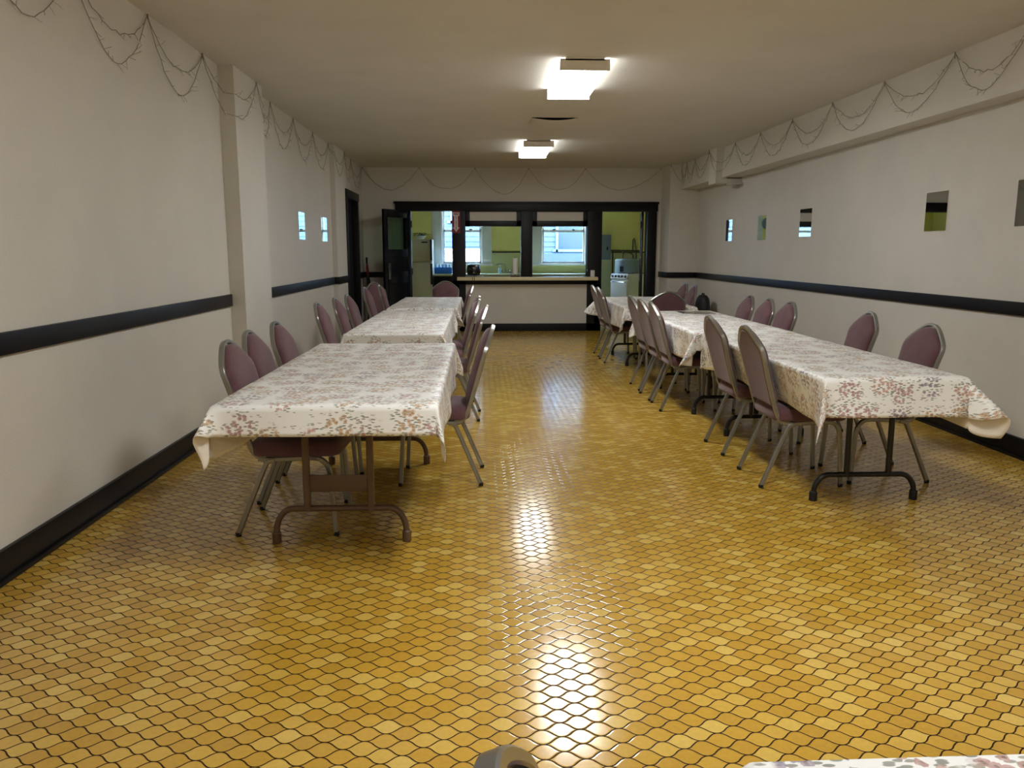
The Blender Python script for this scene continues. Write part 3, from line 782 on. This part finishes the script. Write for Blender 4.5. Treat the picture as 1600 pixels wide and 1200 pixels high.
# rear-foot x, centre y, facing, label
LT = ('brown-legged table', 'middle table of the pilaster row', 'end table of the pilaster row')
RT = ('front table of the soffit row', 'middle table of the soffit row', 'end table of the soffit row')
chairs = [
 (-1.165, 3.87, 1, 'first maroon chair from the camera, wall side of the %s' % LT[0]),
 (-1.205, 4.37, 1, 'second maroon chair, wall side of the %s, before the pilaster' % LT[0]),
 (-1.200, 4.92, 1, 'third maroon chair, wall side of the %s, against the pilaster face' % LT[0]),
 (-1.335, 6.85, 1, 'first maroon chair, wall side of the %s' % LT[1]),
 (-1.310, 7.56, 1, 'second maroon chair, wall side of the %s' % LT[1]),
 (-1.290, 8.12, 1, 'third maroon chair, wall side of the %s' % LT[1]),
 (-1.360, 9.82, 1, 'maroon chair before the red-collared stand, at the %s' % LT[2]),
 (-1.280, 10.58, 1, 'maroon chair before the open black door, at the %s' % LT[2]),
 (.0, 4.67, -1, 'maroon chair alone on aisle side of the %s' % LT[0]),
 (-.02, 6.46, -1, 'first maroon chair in the aisle-side cluster at the %s' % LT[1]),
 (-.085, 7.28, -1, 'second maroon chair in the aisle-side cluster at the %s' % LT[1]),
 (-.085, 7.84, -1, 'third maroon chair in the aisle-side cluster at the %s' % LT[1]),
 (-.17, 10.5, -1, 'lone maroon chair, aisle side of the %s' % LT[2]),
 (1.605, 4.56, 1, 'first maroon chair from the camera, aisle side of the %s' % RT[0]),
 (1.605, 5.30, 1, 'second maroon chair, aisle side of the %s' % RT[0]),
 (1.53, 6.79, 1, 'first maroon chair of three, aisle side of the %s' % RT[1]),
 (1.53, 7.29, 1, 'second maroon chair of three, aisle side of the %s' % RT[1]),
 (1.54, 7.83, 1, 'third maroon chair of three, aisle side of the %s' % RT[1]),
 (1.510, 9.80, 1, 'first maroon chair of two, aisle side of the %s' % RT[2]),
 (1.520, 10.38, 1, 'second maroon chair of two, aisle side of the %s' % RT[2]),
 (2.620, 4.62, -1, 'first maroon chair from the camera, wall side of the %s' % RT[0]),
 (2.720, 5.59, -1, 'second maroon chair, wall side of the %s' % RT[0]),
 (2.617, 6.78, -1, 'first maroon chair of three, wall side of the %s' % RT[1]),
 (2.600, 7.25, -1, 'second maroon chair of three, wall side of the %s' % RT[1]),
 (2.600, 7.79, -1, 'third maroon chair of three, wall side of the %s' % RT[1]),
 (2.700, 10.22, -1, 'first maroon chair of two, wall side of the %s' % RT[2]),
 (2.770, 10.96, -1, 'second maroon chair of two, wall side of the %s' % RT[2]),
]
rj = random.Random(3)
proto = None
def put(x, y, rz, label):
    global proto
    if proto is None:
        proto = make_chair(label); proto.location = (x, y, 0); proto.rotation_euler = (0, 0, rz)
    else: dup(proto, (x, y, 0), rz, label)
for x, y, s, lab in chairs:
    put(x + s * .23, y, (FX if s > 0 else FL) + rj.uniform(-.035, .035), lab)
put(-.527, 11.87 - .23, FN, 'maroon chair facing the room, heading the %s' % LT[2])
put(2.04, 8.68 + .23, 0., 'maroon chair seen from behind, between two tables beyond the flat mirror')
put(-1.30, 11.35, FN + .95, 'maroon chair turned askew before the open black door')
put(.304, .568, math.radians(-90), 'maroon chair at the bottom edge, beside the cut-off table')

# ------------------------------------------------------------------ tables and cloths
def table(x0, x1, y0, y1, label, mat, yl, xs, fx, plate):
    """yl: y of both leg sets, xs: uprights, fx: feet"""
    cx, cy = (x0 + x1) / 2, (y0 + y1) / 2
    r = thing('folding_table', label, 'table', (cx, cy, 0), 0, 'folding banquet tables')
    obj('tabletop', bx(B(), x0 - cx, x1 - cx, y0 - cy, y1 - cy, .705, .735, .004), WOODTOP, r, True)
    obj('apron', bx(B(), x0 - cx + .03, x1 - cx - .03, y0 - cy + .04, y1 - cy - .04, .67, .705), mat, r)
    for k, y in enumerate(yl):
        yy = y - cy; s = -1 if k == 0 else 1
        b = B(); h = .145 if not plate else .165
        tube(b, smooth_path([(fx[0] - cx, yy, .02), (fx[0] - cx + .004, yy, h * .62), (fx[0] - cx + .05, yy, h), (fx[0] - cx + .12, yy, h), (fx[1] - cx - .12, yy, h), (fx[1] - cx - .05, yy, h), (fx[1] - cx - .004, yy, h * .62), (fx[1] - cx, yy, .02)], 2), .0145, kind='round', up=(0, 1, 0))
        l = obj('leg', b, mat, r, True)
        b = B()
        for xu in xs: tube(b, [(xu - cx, yy, h - .01), (xu - cx, yy, .67)], .0155, kind='round' if not plate else 'square', up=(1, 0, 0))
        obj('upright', b, mat, l, True)
        if plate: obj('cross_plate', bx(B(), xs[0] - cx, xs[1] - cx, yy - .004, yy + .004, .245, .325, .002), mat, l, True)
        b = B(); tube(b, [((xs[0] + xs[1]) / 2 - cx, yy, .60), ((xs[0] + xs[1]) / 2 - cx, yy - s * .35, .675)], .006, kind='round'); tube(b, [(xs[0] - cx, yy, .60), (xs[1] - cx, yy, .60)], .008, kind='round', up=(0, 0, 1))
        obj('brace', b, mat, l, True)
        for fxx in fx: obj('foot_cap', lathe(B(), [(.019, 0), (.021, .004), (.021, .05), (.016, .055)], fxx - cx, yy, n=16), mat if plate else BLACKM, l, True)
    return r

def cloth(label, x0, x1, y0, y1, ox0, ox1, oy0, oy1, corners=None, seed=0, z=.742, side=3):
    """corners: dict of (sx, sy) -> (peak lean deg, phi_r deg, width deg)"""
    corners = corners or {}
    rng = random.Random(seed); ph = [rng.uniform(0, 6) for _ in range(8)]
    def axis(a0, a1, o0, o1):
        A = []
        n0 = max(2, int(o0 / .016)); n1 = max(2, int(o1 / .016)); nm = max(4, int((a1 - a0) / .05))
        A += [a0 - o0 + o0 * i / n0 for i in range(n0)]
        A += [a0 + (a1 - a0) * i / nm for i in range(nm)]
        A += [a1 + o1 * i / n1 for i in range(n1 + 1)]
        return A
    SX, SY = axis(x0, x1, ox0, ox1), axis(y0, y1, oy0, oy1)
    bm = B(); uvl = bm.loops.layers.uv.new('UVMap'); rc = .012
    def place(s, t):
        a = x0 - s if s < x0 else (s - x1 if s > x1 else 0); sx = -1 if s < x0 else 1
        c = y0 - t if t < y0 else (t - y1 if t > y1 else 0); sy = -1 if t < y0 else 1
        cxp = min(max(s, x0), x1); cyp = min(max(t, y0), y1)
        if a <= 0 and c <= 0:
            return Vector((s, t, z + .0016 * math.sin(s * 9 + ph[0]) * math.sin(t * 7 + ph[1])))
        r = math.hypot(a, c); phi = math.atan2(c, a)
        pk, pr, pw = corners.get((sx, sy), (20, 45, 22))
        dpf = math.degrees(phi)
        lean = math.radians(3 + (side - 3) * max(0, 1 - dpf / 30) * max(0, min(1, (t - y0 + .02) / .25)) * max(0, min(1, (y1 - t + .04) / .2)) * (sx == (-1 if (x0 + x1) > 0 else -1)))
        if a > 0 and c > 0:
            env = min(1, dpf / 12) * min(1, (90 - dpf) / 12)
            lean += math.radians(pk) * math.exp(-((dpf - pr) / pw) ** 2) * env
        elif c > 0: lean += .05 * math.sin(s * 13 + ph[2]) * min(1, r / .1)
        else: lean += .05 * math.sin(t * 8 + ph[3]) * min(1, r / .1)
        q = r / rc; amax = PI / 2 - lean
        if q < amax: out, dn = rc * math.sin(q), rc * (1 - math.cos(q))
        else:
            out = rc * math.sin(amax) + (r - rc * amax) * math.sin(lean); dn = rc * (1 - math.cos(amax)) + (r - rc * amax) * math.cos(lean)
        return Vector((cxp + sx * math.cos(phi) * out, cyp + sy * math.sin(phi) * out, z - dn))
    ox, oy = rng.uniform(0, 5), rng.uniform(0, 5)
    G = [[bm.verts.new(place(s, t)) for t in SY] for s in SX]
    for i in range(len(SX) - 1):
        for j in range(len(SY) - 1):
            f = bm.faces.new((G[i][j], G[i + 1][j], G[i + 1][j + 1], G[i][j + 1]))
            for lp, (ii, jj) in zip(f.loops, ((i, j), (i + 1, j), (i + 1, j + 1), (i, j + 1))): lp[uvl].uv = (SX[ii] + ox, SY[jj] + oy)
    o = obj('tablecloth', bm, [CLOTH, CLOTHB], None, True, 180)
    md = o.modifiers.new('thickness', 'SOLIDIFY'); md.thickness = .0012; md.offset = 1; md.material_offset = 1
    return tag(o, label, 'tablecloth', 'floral tablecloths')

T = .012
table(-1.055, -.197, 3.13, 5.27, 'wide folding table with brown legs at the front of the pilaster row', BROWNM, (3.583, 4.977), (-.811, -.517), (-.96, -.355), True)
table(-1.005, -.305, 5.93, 8.34, 'folding table in the middle of the pilaster row', BLACKST, (6.35, 7.95), (-.77, -.53), (-.93, -.37), False)
table(-1.005, -.28, 8.72, 10.82, 'folding table at the kitchen end of the pilaster row', BLACKST, (9.1, 10.4), (-.77, -.53), (-.93, -.37), False)
table(1.70, 2.345, 3.75, 5.83, 'folding table with black legs at the front of the soffit row', BLACKST, (4.117, 5.67), (1.985, 2.217), (1.809, 2.368), False)
table(1.635, 2.365, 5.90, 8.15, 'folding table in the middle of the soffit row', BLACKST, (6.475, 7.75), (1.90, 2.14), (1.781, 2.31), False)
table(1.615, 2.385, 8.78, 10.82, 'folding table at the kitchen end of the soffit row', BLACKST, (9.35, 10.4), (1.90, 2.14), (1.74, 2.30), False)
table(.335, 1.20, -1.3, .835, 'folding table mostly below the picture beside the camera', BLACKST, (-.85, .42), (.64, .88), (.47, 1.03), False)
cloth('floral vinyl cloth with one corner folded back on the brown-legged table', -1.065, -.185, 3.12, 5.28, .235, .21, .13, .12, {(-1, -1): (39, 66, 25), (1, -1): (14, 52, 20)}, 1, .742, -10)
cloth('floral vinyl cloth on middle table of the pilaster row', -1.015, -.295, 5.91, 8.35, .15, .24, .12, .0875, {(1, -1): (30, 40, 26)}, 2)
cloth('floral vinyl cloth on the kitchen-end table of the pilaster row', -1.015, -.27, 8.70, 10.83, .15, .2, .12, .15, {(1, -1): (25, 40, 26)}, 3)
cloth('floral vinyl cloth on the front table of the soffit row, corner curled', 1.665, 2.36, 3.72, 5.84, .27, .262, .20, .03, {(1, -1): (45, 50, 17), (-1, -1): (6, 45, 22)}, 4, .742, -17)
cloth('floral vinyl cloth under the flat mirror tile on middle table', 1.62, 2.375, 5.89, 8.16, .26, .2, .14, .15, {(-1, -1): (30, 30, 26)}, 5, .743, -8)
cloth('floral vinyl cloth on the kitchen-end table of the soffit row', 1.60, 2.395, 8.77, 10.83, .26, .2, .16, .16, {(-1, 1): (44, 40, 26), (-1, -1): (14, 40, 22)}, 6)
cloth('white floral cloth in the bottom corner, cut by the picture', .32, 1.21, -1.32, .845, .2, .2, .2, .2, {}, 7)

# ------------------------------------------------------------------ corner objects
cb = thing('low_cabinet', 'low black cabinet in the corner before the column', 'cabinet', (3.17, 12.72, 0))
obj('body', bx(B(), -.22, .20, -.18, .18, .02, .70, .012), BLACKM, cb, True)
obj('door', bx(B(), -.21, .19, -.195, -.178, .05, .67, .005), BLACKM, cb, True)
bg = thing('black_bag', 'tall rounded black bag standing against the soffit wall', 'bag', (3.36, 11.95, 0))
rings = []
for z, kx, ky in ((0, .85, .9), (.03, 1, 1), (.25, 1.03, 1.03), (.5, 1, 1), (.60, .95, .96), (.66, .8, .84), (.70, .5, .6), (.71, .15, .2)):
    rings.append([(.10 * kx * math.cos(a) , .20 * ky * math.sin(a), z) for a in [2 * PI * i / 24 for i in range(24)]])
obj('body', loft(B(), rings), BLACKM, bg, True, 80)
b = B(); tube(b, [(0, -.07, .68), (0, -.05, .725), (0, .05, .725), (0, .07, .68)], .01, kind='round'); obj('handle', b, BLACKM, bg, True)
fs = thing('folded_stand', 'folded black stand with red collar leaning in the corner by doorway', 'stand', (-1.80, 13.3, 0))
top = Vector((-.10, .18, 1.26))
b = B(); tube(b, [top - Vector((0, 0, .10)), top], .016, kind='round'); obj('grip', b, BLACKM, fs, True)
b = B(); tube(b, [top + Vector((.02, -.04, -.30)), top + Vector((0, 0, -.09))], .028, kind='round', taper=(1, .5)); rc_ = obj('collar', b, RED, fs, True); rc_['label'] = 'red collar'
for dx in (-.07, .0, .09):
    b = B(); tube(b, [top + Vector((.01 + dx * .12, -.03, -.25)), Vector((dx, -.02 + abs(dx) * .3, .0))], .013, kind='round'); obj('leg', b, BLACKM, fs, True)

# ------------------------------------------------------------------ light, camera, output look
W = bpy.data.worlds.new('sky'); S.world = W; W.use_nodes = True
wn = W.node_tree; bg_ = wn.nodes['Background']
tcw = wn.nodes.new('ShaderNodeTexCoord'); sw = wn.nodes.new('ShaderNodeSeparateXYZ'); wn.links.new(tcw.outputs['Generated'], sw.inputs[0])
rw = wn.nodes.new('ShaderNodeValToRGB'); e = rw.color_ramp.elements
e[0].position = .40; e[0].color = (.20, .23, .26, 1); e[1].position = 1; e[1].color = (.45, .66, 1.0, 1); x = e.new(.5); x.color = (.72, .86, 1.0, 1)
mr = wn.nodes.new('ShaderNodeMapRange'); mr.inputs[1].default_value = -1; mr.inputs[2].default_value = 1; wn.links.new(sw.outputs[2], mr.inputs[0])
wn.links.new(mr.outputs[0], rw.inputs[0]); wn.links.new(rw.outputs[0], bg_.inputs[0]); bg_.inputs[1].default_value = 52.
def portal(loc, rot, sx, sy):
    l = bpy.data.lights.new('window_portal', 'AREA'); l.shape = 'RECTANGLE'; l.size = sx; l.size_y = sy; l.cycles.is_portal = True
    o = bpy.data.objects.new('window_portal', l); COL.objects.link(o); o.location = loc; o.rotation_euler = rot
portal((-.39, KY + .3, 1.73), (-PI / 2, 0, 0), .95, 1.4); portal((1.76, KY + .3, 1.73), (-PI / 2, 0, 0), 1.05, 1.4)

cam = bpy.data.cameras.new('camera'); co_ = bpy.data.objects.new('camera', cam); COL.objects.link(co_)
F = 1240.; tl = math.atan((600 - 394.5) / F); ps = math.atan((800 - 751.) / F * math.cos(tl))
cam.sensor_width = 36; cam.lens = F / 1600 * 36; cam.clip_start = .05
co_.location = (0, 0, 1.34); co_.rotation_euler = (PI / 2 - tl, 0, -ps)
S.camera = co_
vs = S.view_settings; S.display_settings.display_device = 'sRGB'
vs.view_transform = 'Standard'; vs.look = 'None'; vs.gamma = 1; vs.use_curve_mapping = False; vs.exposure = 0.47
S.cycles.use_denoising = True
S.cycles.max_bounces = 10; S.cycles.diffuse_bounces = 6; S.cycles.glossy_bounces = 5; S.cycles.transparent_max_bounces = 12
S.cycles.sample_clamp_indirect = 6.
